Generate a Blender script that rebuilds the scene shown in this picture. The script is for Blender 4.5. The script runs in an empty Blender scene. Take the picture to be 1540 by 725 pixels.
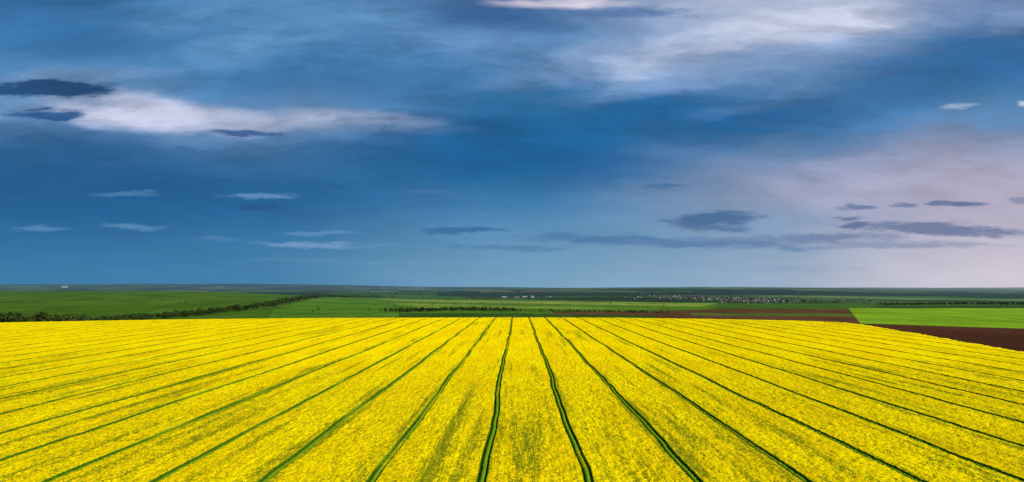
import bpy, math, random
import numpy as np
from mathutils import Vector
rng=np.random.default_rng(7); random.seed(7)
sc=bpy.context.scene
sc.view_settings.view_transform='Standard'; sc.view_settings.look='None'
sc.view_settings.exposure=0; sc.view_settings.gamma=1
CAMH=33.0

# ---------------------------------------------------------------- helpers
def sstep(a,b,x):
    t=np.clip((x-a)/(b-a),0,1); return t*t*(3-2*t)
def hash2(ix,iy,s=0):
    h=np.sin(ix*127.1+iy*311.7+s*74.7)*43758.5453
    return h-np.floor(h)
def vnoise(x,y,s=0):
    ix=np.floor(x); iy=np.floor(y); fx=x-ix; fy=y-iy
    fx=fx*fx*(3-2*fx); fy=fy*fy*(3-2*fy)
    a=hash2(ix,iy,s);b=hash2(ix+1,iy,s);c=hash2(ix,iy+1,s);d=hash2(ix+1,iy+1,s)
    return (a*(1-fx)+b*fx)*(1-fy)+(c*(1-fx)+d*fx)*fy
def lin(c):
    return tuple(((v/255)/12.92 if v/255<=0.04045 else ((v/255+0.055)/1.055)**2.4) for v in c)

KY=np.array([0,60,150,300,500,750,1100,2300,3800,5800,8300,11500,15000,20000,26000,40000,60000.])
KZ=np.array([0,-1.2,-6,-18,-33,-42,-45,-42,-36,-27,-15,-3,6,18,24,0,-60.])
def crest(x):
    c=np.where(x<0,715-110*(x/480)**2,715-185*(x/410)**2)
    return np.maximum(c+26*(vnoise(x/130.,x*0+.5,77)-.5),330)
def terrain(x,y):
    x=np.asarray(x,float); y=np.asarray(y,float)
    yc=crest(np.clip(x,-560,470))
    t=y-yc
    z=np.interp(t,KY,KZ)
    z=np.where(t<0,0,z)
    hill=sstep(-500,-1800,x)*sstep(1500,3300,y)*(1-sstep(3600,5600,y))
    z=z+56*hill
    far=sstep(2200,4500,y)
    z=z+far*(vnoise(x/1500,y/2200,3)-.5)*20
    far2=sstep(6000,13000,y)
    z=z+far2*(vnoise(x/4200+5,y/5200,4)-.42)*60+far2*(vnoise(x/1300,y/2500,5)-.5)*18
    mid=sstep(5600,8500,y)*(1-sstep(10500,13000,y))*sstep(-1600,400,x)*(1-sstep(2600,6500,x))
    z=z+mid*(28+vnoise(x/1700,y/3000,9)*14)
    far3=sstep(14000,22000,y)*sstep(2000,-9000,x)
    z=z+far3*(105+vnoise(x/900,y/4000,6)*20)
    z=z+0.25*np.sin(x/90+1)*np.sin(y/130)
    return z

def new_mat(name):
    m=bpy.data.materials.new(name); m.use_nodes=True
    nt=m.node_tree; b=nt.nodes['Principled BSDF']
    b.inputs['Roughness'].default_value=0.9
    b.inputs['Specular IOR Level'].default_value=0.1
    return m,nt,b
def N(nt,t,**k):
    n=nt.nodes.new(t)
    for a,v in k.items(): setattr(n,a,v)
    return n
def setin(nt,sock,v):
    if isinstance(v,bpy.types.NodeSocket): nt.links.new(v,sock)
    else: sock.default_value=v
def math_(nt,op,a,b=0.0,c=None,clamp=False):
    n=N(nt,'ShaderNodeMath',operation=op); n.use_clamp=clamp
    setin(nt,n.inputs[0],a); setin(nt,n.inputs[1],b)
    if c is not None: setin(nt,n.inputs[2],c)
    return n.outputs[0]
def vmath(nt,op,a,b=(0,0,0)):
    n=N(nt,'ShaderNodeVectorMath',operation=op)
    setin(nt,n.inputs[0],a)
    if op=='SCALE': setin(nt,n.inputs['Scale'],b)
    else: setin(nt,n.inputs[1],b)
    return n.outputs[0]
def mix(nt,f,a,b,blend='MIX'):
    n=N(nt,'ShaderNodeMix',data_type='RGBA',blend_type=blend)
    n.clamp_factor=True
    setin(nt,n.inputs[0],f)
    for s,v in ((n.inputs[6],a),(n.inputs[7],b)):
        if isinstance(v,tuple): v=tuple(v)[:3]+(1,)
        setin(nt,s,v)
    return n.outputs[2]
def noise(nt,vec,scale,detail=4,rough=.55,dist=0,color=False):
    n=N(nt,'ShaderNodeTexNoise'); n.inputs['Scale'].default_value=scale
    n.inputs['Detail'].default_value=detail; n.inputs['Roughness'].default_value=rough
    n.inputs['Distortion'].default_value=dist
    nt.links.new(vec,n.inputs['Vector'])
    return n.outputs['Color' if color else 'Fac']
def mrange(nt,v,a,b,c=0.,d=1.,smooth=True):
    n=N(nt,'ShaderNodeMapRange'); n.interpolation_type='SMOOTHSTEP' if smooth else 'LINEAR'
    setin(nt,n.inputs[0],v)
    for i,q in enumerate((a,b,c,d)): setin(nt,n.inputs[i+1],q)
    return n.outputs[0]
def mapping(nt,vec,scale=(1,1,1),loc=(0,0,0),rot=(0,0,0),typ='POINT'):
    n=N(nt,'ShaderNodeMapping'); n.vector_type=typ
    nt.links.new(vec,n.inputs['Vector'])
    n.inputs['Location'].default_value=loc; n.inputs['Rotation'].default_value=rot; n.inputs['Scale'].default_value=scale
    return n.outputs[0]
def grid_mesh(name,X,Y,Z,mats,attrs={},colors=None,matidx=None):
    r,c=X.shape
    me=bpy.data.meshes.new(name)
    co=np.stack([X,Y,Z],-1).reshape(-1,3).astype(np.float32)
    i=np.arange(r-1)[:,None]*c+np.arange(c-1)[None,:]
    q=np.stack([i,i+1,i+c+1,i+c],-1).reshape(-1,4).astype(np.int32)
    me.vertices.add(len(co)); me.vertices.foreach_set('co',co.ravel())
    me.loops.add(q.size); me.loops.foreach_set('vertex_index',q.ravel())
    me.polygons.add(len(q)); me.polygons.foreach_set('loop_start',np.arange(len(q),dtype=np.int32)*4)
    me.polygons.foreach_set('loop_total',np.full(len(q),4,np.int32))
    me.polygons.foreach_set('use_smooth',np.ones(len(q),bool))
    for k,v in attrs.items():
        a=me.attributes.new(k,'FLOAT','POINT'); a.data.foreach_set('value',v.ravel().astype(np.float32))
    if colors is not None:
        a=me.color_attributes.new('parcel','FLOAT_COLOR','POINT')
        cc=np.concatenate([colors.reshape(-1,3),np.ones((r*c,1))],1).astype(np.float32)
        a.data.foreach_set('color',cc.ravel())
    for m in mats: me.materials.append(m)
    me.update(); me.validate()
    o=bpy.data.objects.new(name,me); sc.collection.objects.link(o); return o
def tri_mesh(name,V,F,mats,midx=None,parent=None):
    me=bpy.data.meshes.new(name); me.from_pydata([tuple(map(float,v)) for v in V],[],[tuple(int(i) for i in f) for f in F])
    for m in mats: me.materials.append(m)
    if midx is not None: me.polygons.foreach_set('material_index',np.array(midx,np.int32))
    me.update()
    o=bpy.data.objects.new(name,me); sc.collection.objects.link(o)
    if parent: o.parent=parent
    return o

def haze_tint(nt,col,L=16000.):  # distance haze painted into the base colour by position, no real air
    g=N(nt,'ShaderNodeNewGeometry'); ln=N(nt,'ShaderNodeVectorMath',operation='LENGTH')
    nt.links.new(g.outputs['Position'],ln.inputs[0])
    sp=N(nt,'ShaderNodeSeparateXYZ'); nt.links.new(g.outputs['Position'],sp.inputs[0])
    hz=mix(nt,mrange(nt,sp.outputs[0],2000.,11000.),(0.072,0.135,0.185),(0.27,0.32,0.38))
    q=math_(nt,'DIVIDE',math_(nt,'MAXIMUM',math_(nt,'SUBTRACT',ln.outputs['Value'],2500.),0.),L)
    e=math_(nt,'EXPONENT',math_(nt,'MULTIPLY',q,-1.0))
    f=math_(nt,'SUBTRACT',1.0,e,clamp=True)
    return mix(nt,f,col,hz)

# ---------------------------------------------------------------- sky
w=bpy.data.worlds.new("World"); sc.world=w; w.use_nodes=True
nt=w.node_tree; nt.nodes.clear()
SUN_EL=math.radians(36); SUN_AZ=math.radians(125)   # clockwise from +Y
out=N(nt,'ShaderNodeOutputWorld')
sky=N(nt,'ShaderNodeTexSky',sky_type='NISHITA'); sky.sun_disc=False
sky.sun_elevation=SUN_EL; sky.sun_rotation=SUN_AZ
bg1=N(nt,'ShaderNodeBackground'); bg1.inputs[1].default_value=0.1
nt.links.new(sky.outputs[0],bg1.inputs[0])
tc=N(nt,'ShaderNodeTexCoord'); sep=N(nt,'ShaderNodeSeparateXYZ'); nt.links.new(tc.outputs['Generated'],sep.inputs[0])
ay=math_(nt,'MAXIMUM',math_(nt,'ABSOLUTE',sep.outputs[1]),0.12)
U=math_(nt,'MULTIPLY',math_(nt,'DIVIDE',sep.outputs[0],ay),1027.)
V=math_(nt,'MULTIPLY',math_(nt,'DIVIDE',sep.outputs[2],ay),1027.)
comb=N(nt,'ShaderNodeCombineXYZ'); nt.links.new(U,comb.inputs[0]); nt.links.new(V,comb.inputs[1])
UV=comb.outputs[0]
n1=noise(nt,mapping(nt,UV,(0.0030,0.010,1),rot=(0,0,math.radians(-10))),1.0,4,.5,0.3,color=True)
w1=vmath(nt,'MULTIPLY',vmath(nt,'SUBTRACT',n1,(.5,.5,.5)),(200,60,0))
n2=noise(nt,mapping(nt,UV,(0.013,0.055,1),loc=(3,7,0)),1.0,5,.6,0,color=True)
w2=vmath(nt,'MULTIPLY',vmath(nt,'SUBTRACT',n2,(.5,.5,.5)),(80,22,0))
UVa=vmath(nt,'ADD',vmath(nt,'ADD',UV,w1),w2)
UVb=vmath(nt,'ADD',UV,w2)
sa=N(nt,'ShaderNodeSeparateXYZ'); nt.links.new(UVa,sa.inputs[0])
s1=noise(nt,mapping(nt,UVa,(0.0045,0.026,1),rot=(0,0,math.radians(-17))),1.0,8,.62)
s2=noise(nt,mapping(nt,UVa,(0.006,0.016,1),loc=(9,2,0),rot=(0,0,math.radians(8))),1.0,7,.6)
st=math_(nt,'ADD',math_(nt,'MULTIPLY',s1,.5),math_(nt,'MULTIPLY',s2,.5))
stc=math_(nt,'SUBTRACT',st,.5)
fr=noise(nt,mapping(nt,UV,(0.024,0.13,1),loc=(1,4,0)),1.0,6,.66)
frc=math_(nt,'SUBTRACT',fr,.5)
cols={
 60:[(10,(48,104,154)),(60,(58,120,174)),(100,(78,134,184)),(150,(110,148,190)),(190,(58,102,150)),(230,(26,88,138)),(280,(8,84,136)),(330,(4,92,148)),(380,(12,102,158)),(425,(50,122,168))],
 400:[(10,(88,138,184)),(60,(70,126,176)),(110,(44,108,160)),(150,(92,134,180)),(190,(105,138,180)),(220,(58,106,154)),(270,(18,92,144)),(330,(20,96,150)),(380,(40,112,162)),(425,(68,134,174))],
 780:[(10,(72,112,162)),(60,(96,140,186)),(110,(58,116,168)),(160,(38,106,158)),(220,(10,90,144)),(260,(24,102,156)),(310,(58,120,170)),(360,(84,138,180)),(400,(98,150,186)),(425,(122,166,196))],
 1150:[(10,(172,184,210)),(60,(150,170,205)),(110,(104,141,186)),(160,(28,98,152)),(200,(40,100,150)),(240,(114,140,178)),(290,(136,152,184)),(340,(118,148,182)),(380,(130,156,186)),(425,(158,178,202))],
 1480:[(10,(112,138,180)),(50,(60,112,162)),(110,(44,102,154)),(160,(74,124,170)),(200,(114,140,180)),(250,(164,163,189)),(300,(182,172,193)),(350,(170,170,192)),(390,(198,190,206)),(425,(206,200,212))],
}
sv=math_(nt,'ADD',sa.outputs[1],math_(nt,'MULTIPLY',stc,80.))
vf=mrange(nt,sv,0,433,0,1,smooth=False)
prev=None;pk=None
for k,stp in cols.items():
    r=N(nt,'ShaderNodeValToRGB'); cr=r.color_ramp; cr.interpolation='B_SPLINE'
    stp=sorted([((433-y)/433,c) for y,c in stp])
    cr.elements[0].position=stp[0][0]; cr.elements[0].color=lin(stp[0][1])+(1,)
    cr.elements[1].position=stp[-1][0]; cr.elements[1].color=lin(stp[-1][1])+(1,)
    for p,c in stp[1:-1]:
        e=cr.elements.new(p); e.color=lin(c)+(1,)
    nt.links.new(vf,r.inputs[0])
    if prev is None: prev=r.outputs[0]
    else: prev=mix(nt,mrange(nt,sa.outputs[0],pk-779,k-779),prev,r.outputs[0])
    pk=k
col=prev
def blob(col,x,y,a,b,rot,c,op,hard=0.0,fine=False):
    m=mapping(nt,UVb if fine else UVa,(a,b,1e3),(x,y,0),(0,0,math.radians(rot)),'TEXTURE')
    g=N(nt,'ShaderNodeTexGradient',gradient_type='SPHERICAL'); nt.links.new(m,g.inputs[0])
    if fine:
        f=math_(nt,'MULTIPLY_ADD',frc,1.5-.6*hard,g.outputs['Fac'])
        f=mrange(nt,f,0.05,1.0-.5*hard,0,op)
        f=math_(nt,'MULTIPLY',f,math_(nt,'MULTIPLY',g.outputs['Fac'],3.0,clamp=True))
    else:
        f=math_(nt,'MULTIPLY',mrange(nt,g.outputs['Fac'],0.,.8),math_(nt,'MULTIPLY_ADD',stc,4.0*(1-hard),.85),clamp=True)
        f=math_(nt,'MULTIPLY',f,op)
    return mix(nt,f,col,lin(c))
B1=[ # broad soft masses: chart x (right of north), y (above the horizon), half sizes, tilt, colour, cover
 (-30,205,330,70,-2,(12,88,144),.8,.5,0),(150,255,300,60,12,(22,94,150),.8,.4,0),(350,255,170,42,14,(26,92,148),.8,.4,0),
 (-600,140,330,100,0,(2,84,140),.5,.5,0),
 (140,352,240,34,12,(152,175,210),.65,0,0),(300,372,260,46,16,(176,189,216),.75,0,0),(430,405,190,44,12,(200,205,225),.8,0,0),
 (250,318,240,26,10,(124,156,200),.6,0,0),(430,300,190,20,16,(100,138,184),.5,0,0),(-20,350,200,40,-8,(110,148,196),.5,0,0),
 (650,345,230,85,12,(42,100,154),.85,.2,0),(560,290,190,40,10,(48,106,158),.5,.2,0),(740,410,120,30,10,(130,150,188),.5,0,0),
 (-60,408,150,46,-6,(46,88,140),.9,.3,0),(60,431,150,16,0,(218,208,220),.8,.3,0),
 (-570,268,180,38,-5,(204,205,226),.8,.15,0),(-430,256,260,28,-4,(192,197,220),.8,.1,0),(-260,252,200,24,-4,(170,182,212),.65,.05,0),
 (-640,322,170,22,3,(130,160,200),.6,.2,0),
 (520,150,330,60,4,(172,168,194),.55,.2,0),(650,80,300,45,0,(194,184,204),.5,.3,0),(560,190,260,26,6,(150,156,190),.5,.1,0),
 (-360,372,250,36,12,(106,152,196),.6,0,0),(-500,405,200,22,8,(92,142,188),.5,0,0),(-650,375,160,34,0,(30,88,140),.5,.2,0)]
B2=[ # small clouds
 (-700,299,132,19,0,(22,68,116),.97,1,1),(-705,261,84,12,0,(32,80,132),.95,1,1),(-409,233,82,8,-2,(40,84,136),.9,.8,1),
 (411,246,115,11,0,(50,98,150),.85,.4,1),(665,273,44,7,8,(176,188,214),.6,.2,1),(756,278,16,6,0,(200,202,220),.7,.2,1),
 (160,413,150,13,0,(84,116,164),.85,.5,1),
 (300,103,105,16,4,(68,104,150),.95,.7,1),(290,90,76,10,0,(76,110,154),.85,.5,1),(225,102,30,5,0,(70,108,154),.7,.4,1),
 (250,68,320,13,-2,(80,118,165),.85,.3,1),(120,75,170,10,0,(70,116,166),.7,.2,1),(440,75,220,13,2,(102,124,164),.85,.4,1),
 (640,88,190,12,-2,(100,116,154),.9,.6,1),(560,66,250,9,0,(122,138,170),.7,.3,1),(510,122,38,6,0,(94,114,154),.85,.7,1),
 (577,124,38,6,0,(100,118,156),.85,.7,1),(640,127,38,6,0,(94,110,150),.85,.7,1),(678,126,38,7,0,(92,110,150),.9,.7,1),
 (500,105,38,6,0,(100,118,158),.85,.7,1),(505,94,48,7,0,(90,110,152),.9,.7,1),(765,132,34,6,0,(120,132,166),.7,.4,1),
 (225,153,56,6,0,(50,102,158),.65,.2,1),(-79,85,90,8,0,(44,94,148),.85,.5,1),(-20,60,140,7,0,(62,110,162),.6,.2,1),
 (-394,138,90,7,0,(100,144,188),.8,.4,1),(-394,120,64,9,0,(18,76,134),.75,.5,1),(-589,141,84,6,0,(78,128,176),.65,.3,1),
 (-320,66,125,8,0,(110,152,194),.85,.4,1),(-230,62,150,5,0,(92,138,182),.65,.2,1),(-579,91,74,6,0,(86,138,182),.75,.4,1),
 (-719,88,70,6,0,(84,136,182),.7,.3,1),(-290,84,84,6,0,(90,138,184),.7,.4,1),(-130,143,70,5,0,(70,120,172),.5,.2,1),
 (-450,74,60,6,0,(76,126,174),.55,.3,1),(-300,40,210,6,0,(84,136,178),.5,.1,1),(-100,38,230,7,0,(104,152,188),.5,.1,1),
 (-620,36,230,7,0,(40,112,164),.5,.1,1),(330,30,270,9,0,(132,158,192),.5,.1,1)]
for x,y,a,b,r,c,op,h,f in B1: col=blob(col,x,y,a,b,r,c,op,h,False)
# haze colour painted into the sky, stronger toward the horizon
hzc=mix(nt,mrange(nt,U,-450,150),lin((52,120,166)),lin((122,162,194)))
hzc=mix(nt,mrange(nt,U,200,760),hzc,lin((204,198,212)))
col=mix(nt,mrange(nt,V,-10,130,.55,0.),col,hzc)
for x,y,a,b,r,c,op,h,f in B2: col=blob(col,x,y,a,b,r,c,op,h,True)
amp=mrange(nt,V,40,280,.30,1.)
s3=noise(nt,mapping(nt,UVb,(0.010,0.045,1),loc=(2,5,0),rot=(0,0,math.radians(-9))),1.0,6,.6)
sg=math_(nt,'ADD',math_(nt,'MULTIPLY',stc,1.8),math_(nt,'MULTIPLY',math_(nt,'SUBTRACT',s3,.5),.42))
g=math_(nt,'ADD',math_(nt,'MULTIPLY',sg,amp),1.03)
col=vmath(nt,'SCALE',col,g)
bg2=N(nt,'ShaderNodeBackground'); nt.links.new(col,bg2.inputs[0]); bg2.inputs[1].default_value=1.0
ms=N(nt,'ShaderNodeMixShader'); ms.inputs[0].default_value=0.96
nt.links.new(bg1.outputs[0],ms.inputs[1]); nt.links.new(bg2.outputs[0],ms.inputs[2]); nt.links.new(ms.outputs[0],out.inputs[0])

# ---------------------------------------------------------------- sun
sl=bpy.data.lights.new('sun','SUN'); sl.energy=4.7; sl.angle=math.radians(6); sl.color=(1,.95,.85)
so=bpy.data.objects.new('sun',sl); sc.collection.objects.link(so)
d=Vector((math.sin(SUN_AZ)*math.cos(SUN_EL),math.cos(SUN_AZ)*math.cos(SUN_EL),math.sin(SUN_EL)))
so.rotation_euler=d.to_track_quat('Z','Y').to_euler(); so.location=(0,0,200)

# ---------------------------------------------------------------- ground sheet
FRx=lambda y: np.interp(y,[-400,120,339,456,597,650,740],[230,235,251,276,299,305,285])
az=np.radians(np.concatenate([np.linspace(-180,-44,70)[:-1],np.linspace(-44,44,1300),np.linspace(44,180,70)[1:]]))
rad=np.concatenate([np.linspace(2,560,50),np.linspace(570,1400,60)[:],np.geomspace(1415,45000,300)])
A,R=np.meshgrid(az,rad); X=np.sin(A)*R; Y=np.cos(A)*R
Z=terrain(X,Y)
def inpoly(X,Y,poly):
    p=[(t*d_,d_) for t,d_ in poly]; ins=np.zeros(X.shape,bool); n=len(p)
    for i in range(n):
        x1,y1=p[i];x2,y2=p[(i+1)%n]
        c=((y1>Y)!=(y2>Y))&(X<(x2-x1)*(Y-y1)/((y2-y1)+1e-9)+x1); ins^=c
    return ins
C=np.zeros(X.shape+(3,)); C[:]=(.05,.11,.015)
ca,sa_=math.cos(.35),math.sin(.35)
px=(X*ca+Y*sa_)/620+.35*vnoise(X/900,Y/1500,8); py=(-X*sa_+Y*ca)/1500
cell=hash2(np.floor(px+.5*np.floor(py)),np.floor(py),2)
pal=np.array([(.04,.085,.015),(.05,.11,.02),(.08,.15,.02),(.03,.055,.015),(.10,.085,.05),(.06,.10,.03),(.022,.042,.015),(.12,.18,.05)])
pc=pal[(cell*len(pal)).astype(int)]
m=(Y>3300); C[m]=pc[m]
wd=(vnoise(X/1300+3,Y/1500,11)>.63)&(Y>5600); C[wd]=(.018,.038,.014)
wd=(vnoise(X/260,Y/700,12)>.72)&(Y>3600); C[wd]=(.018,.036,.014)
def paint(poly,c): C[inpoly(X,Y,poly)]=c
def paintstripes(poly,cs,wd_,ang):
    mk=inpoly(X,Y,poly); q=(X*math.cos(ang)+Y*math.sin(ang))/wd_
    k=(hash2(np.floor(q),q*0,5)*len(cs)).astype(int); C[mk]=np.array(cs)[k][mk]
T=lambda p:(p-779)/1027.
paint([(-1.2,1000),(T(420),1500),(T(400),2300),(T(490),4000),(T(500),5600),(-1.4,5600)],(.056,.118,.012))
paint([(T(395),1300),(T(1010),1300),(T(1080),3000),(T(640),4300),(T(495),4300),(T(410),2300)],(.070,.155,.015))
paintstripes([(T(640),2500),(T(1040),2500),(T(1080),3300),(T(700),4300),(T(560),4100)],[(.12,.21,.025),(.065,.14,.014),(.21,.26,.04),(.10,.18,.02)],60,.9)
paint([(T(600),1500),(T(1000),1500),(T(1000),2000),(T(600),2100)],(.035,.075,.012))
paint([(T(830),2050),(T(990),1900),(T(1000),1300),(T(1310),1300),(T(1276),2400),(T(1100),2500),(T(990),2250),(T(830),2250)],(.10,.046,.022))
paint([(T(1040),1900),(T(1285),1850),(T(1290),2050),(T(1040),2100)],(.075,.11,.02))
paint([(T(1310),1100),(1.2,1100),(1.2,2600),(T(1276),2550)],(.17,.31,.014))
paint([(T(1320),2600),(1.2,2600),(1.2,3000),(T(1320),2800)],(.035,.06,.015))
pl=(X>FRx(Y))&(Y<crest(np.clip(X,-560,470))+260)&(X<700); C[pl]=(.070,.027,.014)
rp=(X<=FRx(Y))&(Y<crest(np.clip(X,-560,470))+60)&(X>-1300); C[rp]=(.04,.075,.012)
gm,nt,b=new_mat('ground_soil_and_fields')
at=N(nt,'ShaderNodeAttribute'); at.attribute_name='parcel'
g=N(nt,'ShaderNodeNewGeometry')
na=noise(nt,g.outputs['Position'],.004,5,.6); nb=noise(nt,g.outputs['Position'],.05,5,.7)
nc=noise(nt,mapping(nt,g.outputs['Position'],(.02,.004,.01),rot=(0,0,.5)),1.,3,.6)
f=math_(nt,'ADD',math_(nt,'ADD',math_(nt,'MULTIPLY',na,.8),math_(nt,'MULTIPLY',nb,.5)),math_(nt,'MULTIPLY',nc,.5))
cc=vmath(nt,'SCALE',at.outputs['Color'],mrange(nt,f,.5,1.3,.4,1.6,False))
nt.links.new(haze_tint(nt,cc),b.inputs['Base Color'])
b.inputs['Specular IOR Level'].default_value=0
bp=N(nt,'ShaderNodeBump'); bp.inputs['Strength'].default_value=.5; bp.inputs['Distance'].default_value=1.0
nt.links.new(noise(nt,g.outputs['Position'],.6,4,.7),bp.inputs['Height']); nt.links.new(bp.outputs[0],b.inputs['Normal'])
ground=grid_mesh('ground',X,Y,Z,[gm],colors=C)

# ---------------------------------------------------------------- rapeseed canopy
S=18.0; X0=-6.15
def cross(step):
    base=[(-.92,.0,.0),(-.80,.85,.05),(-.73,1.,.6),(-.42,1.,.6),(-.36,.60,.28),(0,.50,.16),(.36,.60,.28),(.42,1.,.6),(.73,1.,.6),(.80,.85,.05),(.92,0.,0.)]
    n=max(3,int((S-1.84)/step)); inner=[(.92+(S-1.84)*i/n,0.,0.) for i in range(1,n)]
    return base+inner
xs=[];low=[];drop=[]
for k in range(-45,20):
    cx=X0+k*S
    for o,l,dd in cross(.3 if abs(cx)<150 else .9):
        xs.append(cx+o); low.append(l); drop.append(dd)
xs=np.array(xs); low=np.array(low); drop=np.array(drop)
ys=[-150,-100,-60,-20,20,50]
y=80.
while y<860: ys.append(y); y+=.42*max(1,(y/125))**1.45
ys=np.array(ys,float)
XX,YY=np.meshgrid(xs,ys); LL=np.repeat(low[None],len(ys),0); DD=np.repeat(drop[None],len(ys),0)
KN=np.round((XX-X0)/S)
r,c=XX.shape
wob=1.2*(vnoise(YY/42+7*KN,KN*3.3,21)-.5)+.5*(vnoise(YY/11,KN*5.1,22)-.5)
XX=XX+wob*np.exp(-(((XX-X0+S/2)%S-S/2)/3.)**2)
jit=rng.random((r,c))
XX=XX+np.where(np.repeat((low>0)[None],len(ys),0),(rng.random((r,c))-.5)*.09,0)   # ragged edges
rough=(jit-.5)*.40+(vnoise(XX/1.1,YY/1.6,30)-.5)*.25
inner=DD<.01
near_tr=np.exp(-(((XX-X0+S/2)%S-S/2)/2.2)**2)
H=1.0+rough*np.where(inner,1-.6*near_tr,.5)-DD
lim=FRx(YY)+3*(vnoise(YY/30,YY*0,2)-.5)
outm=XX>lim
XC=np.where(outm,lim,XX)
H=np.where(outm,.05,H)
ZC=terrain(XC,YY)+np.maximum(H,.05)
lowv=np.where(LL<.01,np.clip(.5-rough*1.3,0,1)*.45,LL)
over=vnoise(YY/26,KN*7.7,61)
lowv=np.where(LL>.5,np.clip(lowv-.30*sstep(.55,.9,over),.44,1),lowv)
gp=vnoise(XX/3.2+3,YY/70,41)*.45+vnoise(XX/1.3,YY/30,42)*.35+vnoise(XX/24,YY/80,43)*.2
grn=sstep(.52,.85,gp)*.9
grn=np.maximum(grn,1.3*np.exp(-((XX+15.3-.010*(YY-120))/1.4)**2)*sstep(260,140,YY)*(vnoise(XX,YY/9,44)*.7+.5))
grn=np.maximum(grn,.9*np.exp(-((XX+74-.02*(YY-120))/1.6)**2)*sstep(300,190,YY)*(vnoise(XX,YY/12,45)))
grn=np.maximum(grn,.8*np.exp(-((XX-47-.02*(YY-150))/2.2)**2)*sstep(330,200,YY)*(vnoise(XX,YY/14,46)))
grn=grn-.55*sstep(170,420,YY)     # less green with distance, tinted in for the grazing view
rm,nt,b=new_mat('rapeseed_canopy')
al=N(nt,'ShaderNodeAttribute'); al.attribute_name='low'
ag=N(nt,'ShaderNodeAttribute'); ag.attribute_name='green'
g=N(nt,'ShaderNodeNewGeometry'); P=g.outputs['Position']
f1=noise(nt,P,4.5,3,.75); f2=noise(nt,P,1.5,4,.7); f3=noise(nt,mapping(nt,P,(3.6,.12,1)),1.,3,.6); f4=noise(nt,mapping(nt,P,(.09,.02,.02)),1.,4,.6)
t=math_(nt,'ADD',math_(nt,'MULTIPLY',f1,.6),math_(nt,'MULTIPLY',f2,.4))
t=math_(nt,'ADD',t,math_(nt,'MULTIPLY',math_(nt,'SUBTRACT',f3,.5),.38))
t=math_(nt,'SUBTRACT',t,math_(nt,'MULTIPLY',al.outputs['Fac'],.34))
t=math_(nt,'SUBTRACT',t,math_(nt,'MULTIPLY',ag.outputs['Fac'],.14))
yel=mix(nt,mrange(nt,f4,.35,.65),(.86,.59,.001),(.96,.72,.001))
under=mix(nt,f2,(.12,.145,.003),(.28,.27,.006))
c1=mix(nt,mrange(nt,t,.32,.47),under,yel)
low2=mix(nt,mrange(nt,al.outputs['Fac'],.55,.95),(.12,.26,.006),(.022,.065,.003))
low2=mix(nt,mrange(nt,f1,.45,.75),low2,(.18,.26,.008))
c2=mix(nt,mrange(nt,al.outputs['Fac'],.44,.55),c1,low2)
nt.links.new(c2,b.inputs['Base Color'])
b.inputs['Specular IOR Level'].default_value=.0
bp=N(nt,'ShaderNodeBump'); bp.inputs['Strength'].default_value=.5; bp.inputs['Distance'].default_value=.2
nt.links.new(f1,bp.inputs['Height']); nt.links.new(bp.outputs[0],b.inputs['Normal'])
crop=grid_mesh('rapeseed_field',XC,YY,ZC,[rm],attrs={'low':lowv,'green':grn})

# ---------------------------------------------------------------- trees
lm,nt,b=new_mat('tree_foliage')
g=N(nt,'ShaderNodeNewGeometry')
c=mix(nt,noise(nt,g.outputs['Position'],.16,3,.7),(.012,.026,.006),(.055,.085,.014))
nt.links.new(haze_tint(nt,c),b.inputs['Base Color'])
bm_,nt,b=new_mat('tree_bark'); b.inputs['Base Color'].default_value=(.05,.04,.03,1)
def tree_belt(name,pts,n,hmin,hmax,spread,leaves=110,ls=.07):
    Vv=[];F=[];MI=[]
    pts=np.array(pts,float); seg=np.linalg.norm(np.diff(pts,axis=0),axis=1); cum=np.concatenate([[0],np.cumsum(seg)])
    for i in range(n):
        s=rng.random()*cum[-1]; x=np.interp(s,cum,pts[:,0])+rng.normal()*spread; y=np.interp(s,cum,pts[:,1])+rng.normal()*spread
        h=hmin+(hmax-hmin)*rng.random()**1.3; z=float(terrain(x,y))-.3
        w_=h*(.34+.2*rng.random()); tr=h*.025
        def limb(p,q,r1,r2):
            b0=len(Vv)
            for P_,r_ in ((p,r1),(q,r2)):
                for a in range(5):
                    Vv.append((P_[0]+r_*math.cos(a*1.2566),P_[1]+r_*math.sin(a*1.2566),P_[2]))
            for a in range(5): F.append((b0+a,b0+(a+1)%5,b0+5+(a+1)%5,b0+5+a)); MI.append(1)
        limb((x,y,z),(x,y,z+h*.6),tr,tr*.5)
        for a in range(3):
            an=a*2.1+rng.random(); limb((x,y,z+h*.3),(x+w_*.6*math.cos(an),y+w_*.6*math.sin(an),z+h*.6),tr*.5,tr*.2)
        nc_=7; cl=[]
        for a in range(nc_):
            v=rng.normal(size=3); v/=np.linalg.norm(v); rr=rng.random()**.5
            cl.append((x+v[0]*w_*.7*rr,y+v[1]*w_*.7*rr,z+h*.55+v[2]*h*.30*rr,w_*(.35+.3*rng.random())))
        for a in range(leaves):
            q=cl[rng.integers(nc_)]; v=rng.normal(size=3); v/=np.linalg.norm(v); rr=.45+.6*rng.random()
            p=np.array([q[0]+v[0]*q[3]*rr,q[1]+v[1]*q[3]*rr,q[2]+v[2]*q[3]*rr*.9])
            s_=h*ls*(.7+rng.random()); t1=np.cross(v,rng.normal(size=3)); t1/=np.linalg.norm(t1)+1e-6; t2=np.cross(v,t1)+.4*v
            b0=len(Vv); Vv.extend([p-t1*s_-t2*s_*.6,p+t1*s_-t2*s_*.5,p+t2*s_+t1*s_*.3]); F.append((b0,b0+1,b0+2)); MI.append(0)
    return tri_mesh(name,Vv,F,[lm,bm_],MI)
XY=lambda p,d_:(T(p)*d_,d_)
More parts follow.
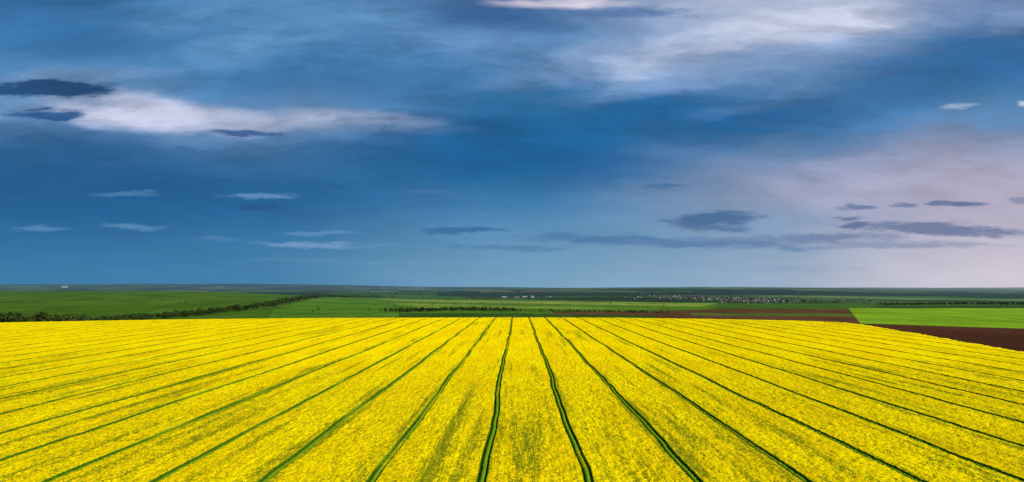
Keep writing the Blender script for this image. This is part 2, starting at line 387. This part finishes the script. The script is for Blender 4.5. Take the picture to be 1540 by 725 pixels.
tree_belt('tree_row',[XY(-60,820),XY(30,830),XY(128,880)],42,13,22,7,190,.06)
tree_belt('tree_row',[XY(140,1350),XY(220,1650),XY(310,1950)],150,13,21,11)
tree_belt('tree_row',[XY(310,1950),XY(400,2450),XY(440,3000),XY(480,3700)],300,14,22,14,80)
tree_belt('tree_row',[XY(480,3700),XY(530,4600),XY(600,5200)],160,13,20,25,60)
tree_belt('tree_row',[XY(585,2150),XY(680,2300),XY(765,2250)],260,9,17,20,80)
tree_belt('tree_row',[XY(765,2250),XY(900,2150),XY(1010,2050)],150,6,11,12,60)
tree_belt('tree_row',[XY(1320,2900),XY(1420,3050),XY(1620,2900)],240,10,16,30,60)
tree_belt('tree_row',[XY(640,4600),XY(900,4300),XY(1100,3900),XY(1300,3300)],260,8,15,40,50)
tree_belt('tree_row',[XY(560,6300),XY(900,6100),XY(1250,6600)],200,12,18,60,40,.1)
tree_belt('village_trees',[XY(950,4900),XY(1050,4300),XY(1190,3700)],360,7,14,260,45,.09)
tree_belt('scattered_trees',[XY(300,2600),XY(470,2100),XY(700,3300),XY(1000,2900)],30,7,13,120,90)

# ---------------------------------------------------------------- buildings
def flat(name,c,L=20000.):
    m,nt,b=new_mat(name); g=N(nt,'ShaderNodeNewGeometry')
    q=mix(nt,noise(nt,g.outputs['Position'],.35,3,.6),tuple(v*.8 for v in c),tuple(min(1,v*1.1) for v in c))
    nt.links.new(haze_tint(nt,q,L),b.inputs['Base Color']); return m
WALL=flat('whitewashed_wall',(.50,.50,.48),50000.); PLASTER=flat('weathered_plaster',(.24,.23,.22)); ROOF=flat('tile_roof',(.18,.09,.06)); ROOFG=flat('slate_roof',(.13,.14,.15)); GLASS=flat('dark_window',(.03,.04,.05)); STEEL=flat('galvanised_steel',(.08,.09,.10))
def house_geo(cx,cy,z,L,W,h,rh,ang,Vv,parts):
    ca,s=math.cos(ang),math.sin(ang)
    def P(a,b_,c_): Vv.append((cx+a*ca-b_*s,cy+a*s+b_*ca,z+c_)); return len(Vv)-1
    l,w_=L/2,W/2
    a=[P(-l,-w_,-2),P(l,-w_,-2),P(l,w_,-2),P(-l,w_,-2),P(-l,-w_,h),P(l,-w_,h),P(l,w_,h),P(-l,w_,h),P(-l,0,h+rh*.96),P(l,0,h+rh*.96)]
    parts['walls']+=[(a[0],a[1],a[5],a[4]),(a[2],a[3],a[7],a[6]),(a[1],a[2],a[6],a[9],a[5]),(a[3],a[0],a[4],a[8],a[7])]
    e=.5; k=rh/w_
    r=[P(-l-e,-w_-e,h-e*k+.15),P(l+e,-w_-e,h-e*k+.15),P(l+e,0,h+rh+.15),P(-l-e,0,h+rh+.15),P(l+e,w_+e,h-e*k+.15),P(-l-e,w_+e,h-e*k+.15)]
    parts['roof']+=[(r[0],r[1],r[2],r[3]),(r[3],r[2],r[4],r[5])]
    n=max(2,int(L/4))
    for sd in (-1,1):
        for i in range(n):
            u=-l+(i+.5)*L/n; yy=sd*(w_+.03)
            q=[P(u-.6,yy,h*.35),P(u+.6,yy,h*.35),P(u+.6,yy,h*.78),P(u-.6,yy,h*.78)]
            parts['windows'].append(tuple(q))
    q=[P(-l-.03,-.6,0),P(-l-.03,.6,0),P(-l-.03,.6,2.2),P(-l-.03,-.6,2.2)]; parts['windows'].append(tuple(q))
def building(name,x,y,L,W,h,rh,ang,roof=ROOFG):
    z=float(terrain(x,y)); par=bpy.data.objects.new(name,None); sc.collection.objects.link(par); par.location=(x,y,z)
    Vv=[];parts={'walls':[],'roof':[],'windows':[]}
    house_geo(0,0,0,L,W,h,rh,ang,Vv,parts)
    for nme,mt in (('walls',WALL),('roof',roof),('windows',GLASS)):
        tri_mesh(nme,Vv,parts[nme],[mt],parent=par)
Vv=[];parts={'walls':[],'roof':[],'windows':[]}; nr=[];wl=[]
for i in range(170):
    s=rng.random(); d_=5000-1500*s+rng.normal()*230; p=955+235*s+rng.normal()*26
    x,y=XY(p,d_)
    house_geo(x,y,float(terrain(x,y)),9+7*rng.random(),7.5+2*rng.random(),3.4+rng.random()*1.6,2.6+rng.random(),rng.random()*3.1,Vv,parts)
    nr.append(1 if rng.random()<.45 else 2); wl.append(0 if rng.random()<.2 else 4)
F=parts['walls']+parts['roof']+parts['windows']
MI=[wl[i//4] for i in range(len(parts['walls']))]+[nr[i//2] for i in range(len(parts['roof']))]+[3]*len(parts['windows'])
tri_mesh('village_houses',Vv,F,[WALL,ROOF,ROOFG,GLASS,PLASTER],MI)
for p,d_,L,h,an in ((758,5300,44,5,.5),(777,5150,30,5,-.3),(789,5350,38,6,.2),(801,5150,24,10,.1),(824,5250,46,5,-.5)):
    x,y=XY(p,d_); building('farm_building',x,y,L,14,h,3.5,an)
x,y=XY(97,15500)
building('white_warehouse',x,y,110,45,34,8,.1)
Vv=[];parts={'walls':[],'roof':[],'windows':[]}
for i in range(26):
    p=570+80*rng.random(); x,y=XY(p,16500+1500*rng.random()); house_geo(x,y,float(terrain(x,y)),24+26*rng.random(),16,12+20*rng.random(),1.5,rng.random()*.6,Vv,parts)
tri_mesh('distant_town_blocks',Vv,parts['walls']+parts['roof']+parts['windows'],[PLASTER,ROOFG,GLASS],[0]*len(parts['walls'])+[1]*len(parts['roof'])+[2]*len(parts['windows']))
x,y=XY(527,4700); z=float(terrain(x,y)); Ht=33+.0088*4700-z
par=bpy.data.objects.new('radio_mast',None); sc.collection.objects.link(par); par.location=(x,y,z)
def bars(name,segs,mt):
    Vv=[];F=[]
    for p,q,r_ in segs:
        p=Vector(p);q=Vector(q);dv=(q-p).normalized(); u=dv.orthogonal().normalized(); v=dv.cross(u); b0=len(Vv)
        for e in (p,q):
            for a in range(4): Vv.append(e+u*r_*math.cos(a*1.5708)+v*r_*math.sin(a*1.5708))
        for a in range(4): F.append((b0+a,b0+(a+1)%4,b0+4+(a+1)%4,b0+4+a))
    tri_mesh(name,Vv,F,[mt],parent=par)
W0=3.2; n=14; legs=[];br=[]
def cor(i,k):
    w_=W0*(1-.75*k/n); a=math.pi/4+i*math.pi/2; return (w_*math.cos(a),w_*math.sin(a),Ht*k/n)
for i in range(4):
    legs.append((cor(i,0),cor(i,n),.45))
    for k in range(n): br.append((cor(i,k),cor((i+1)%4,k+1),.2)); br.append((cor(i,k+1),cor((i+1)%4,k+1),.2))
bars('legs',legs,STEEL); bars('bracing',br,STEEL); bars('antenna',[((0,0,Ht),(0,0,Ht+8),.3),((-1.5,0,Ht-4),(-1.5,0,Ht),.8),((1.5,0,Ht-9),(1.5,0,Ht-5),.8)],STEEL)

# ---------------------------------------------------------------- camera
cd=bpy.data.cameras.new('camera'); cam=bpy.data.objects.new('camera',cd); sc.collection.objects.link(cam)
cd.sensor_width=36; cd.lens=36*1027/1540; cd.clip_start=.5; cd.clip_end=120000
cam.location=(0,0,CAMH); cam.rotation_euler=(math.radians(90),0,0)
cd.shift_x=-(779-770)/1540.; cd.shift_y=(433-362.5)/1540.
sc.camera=cam
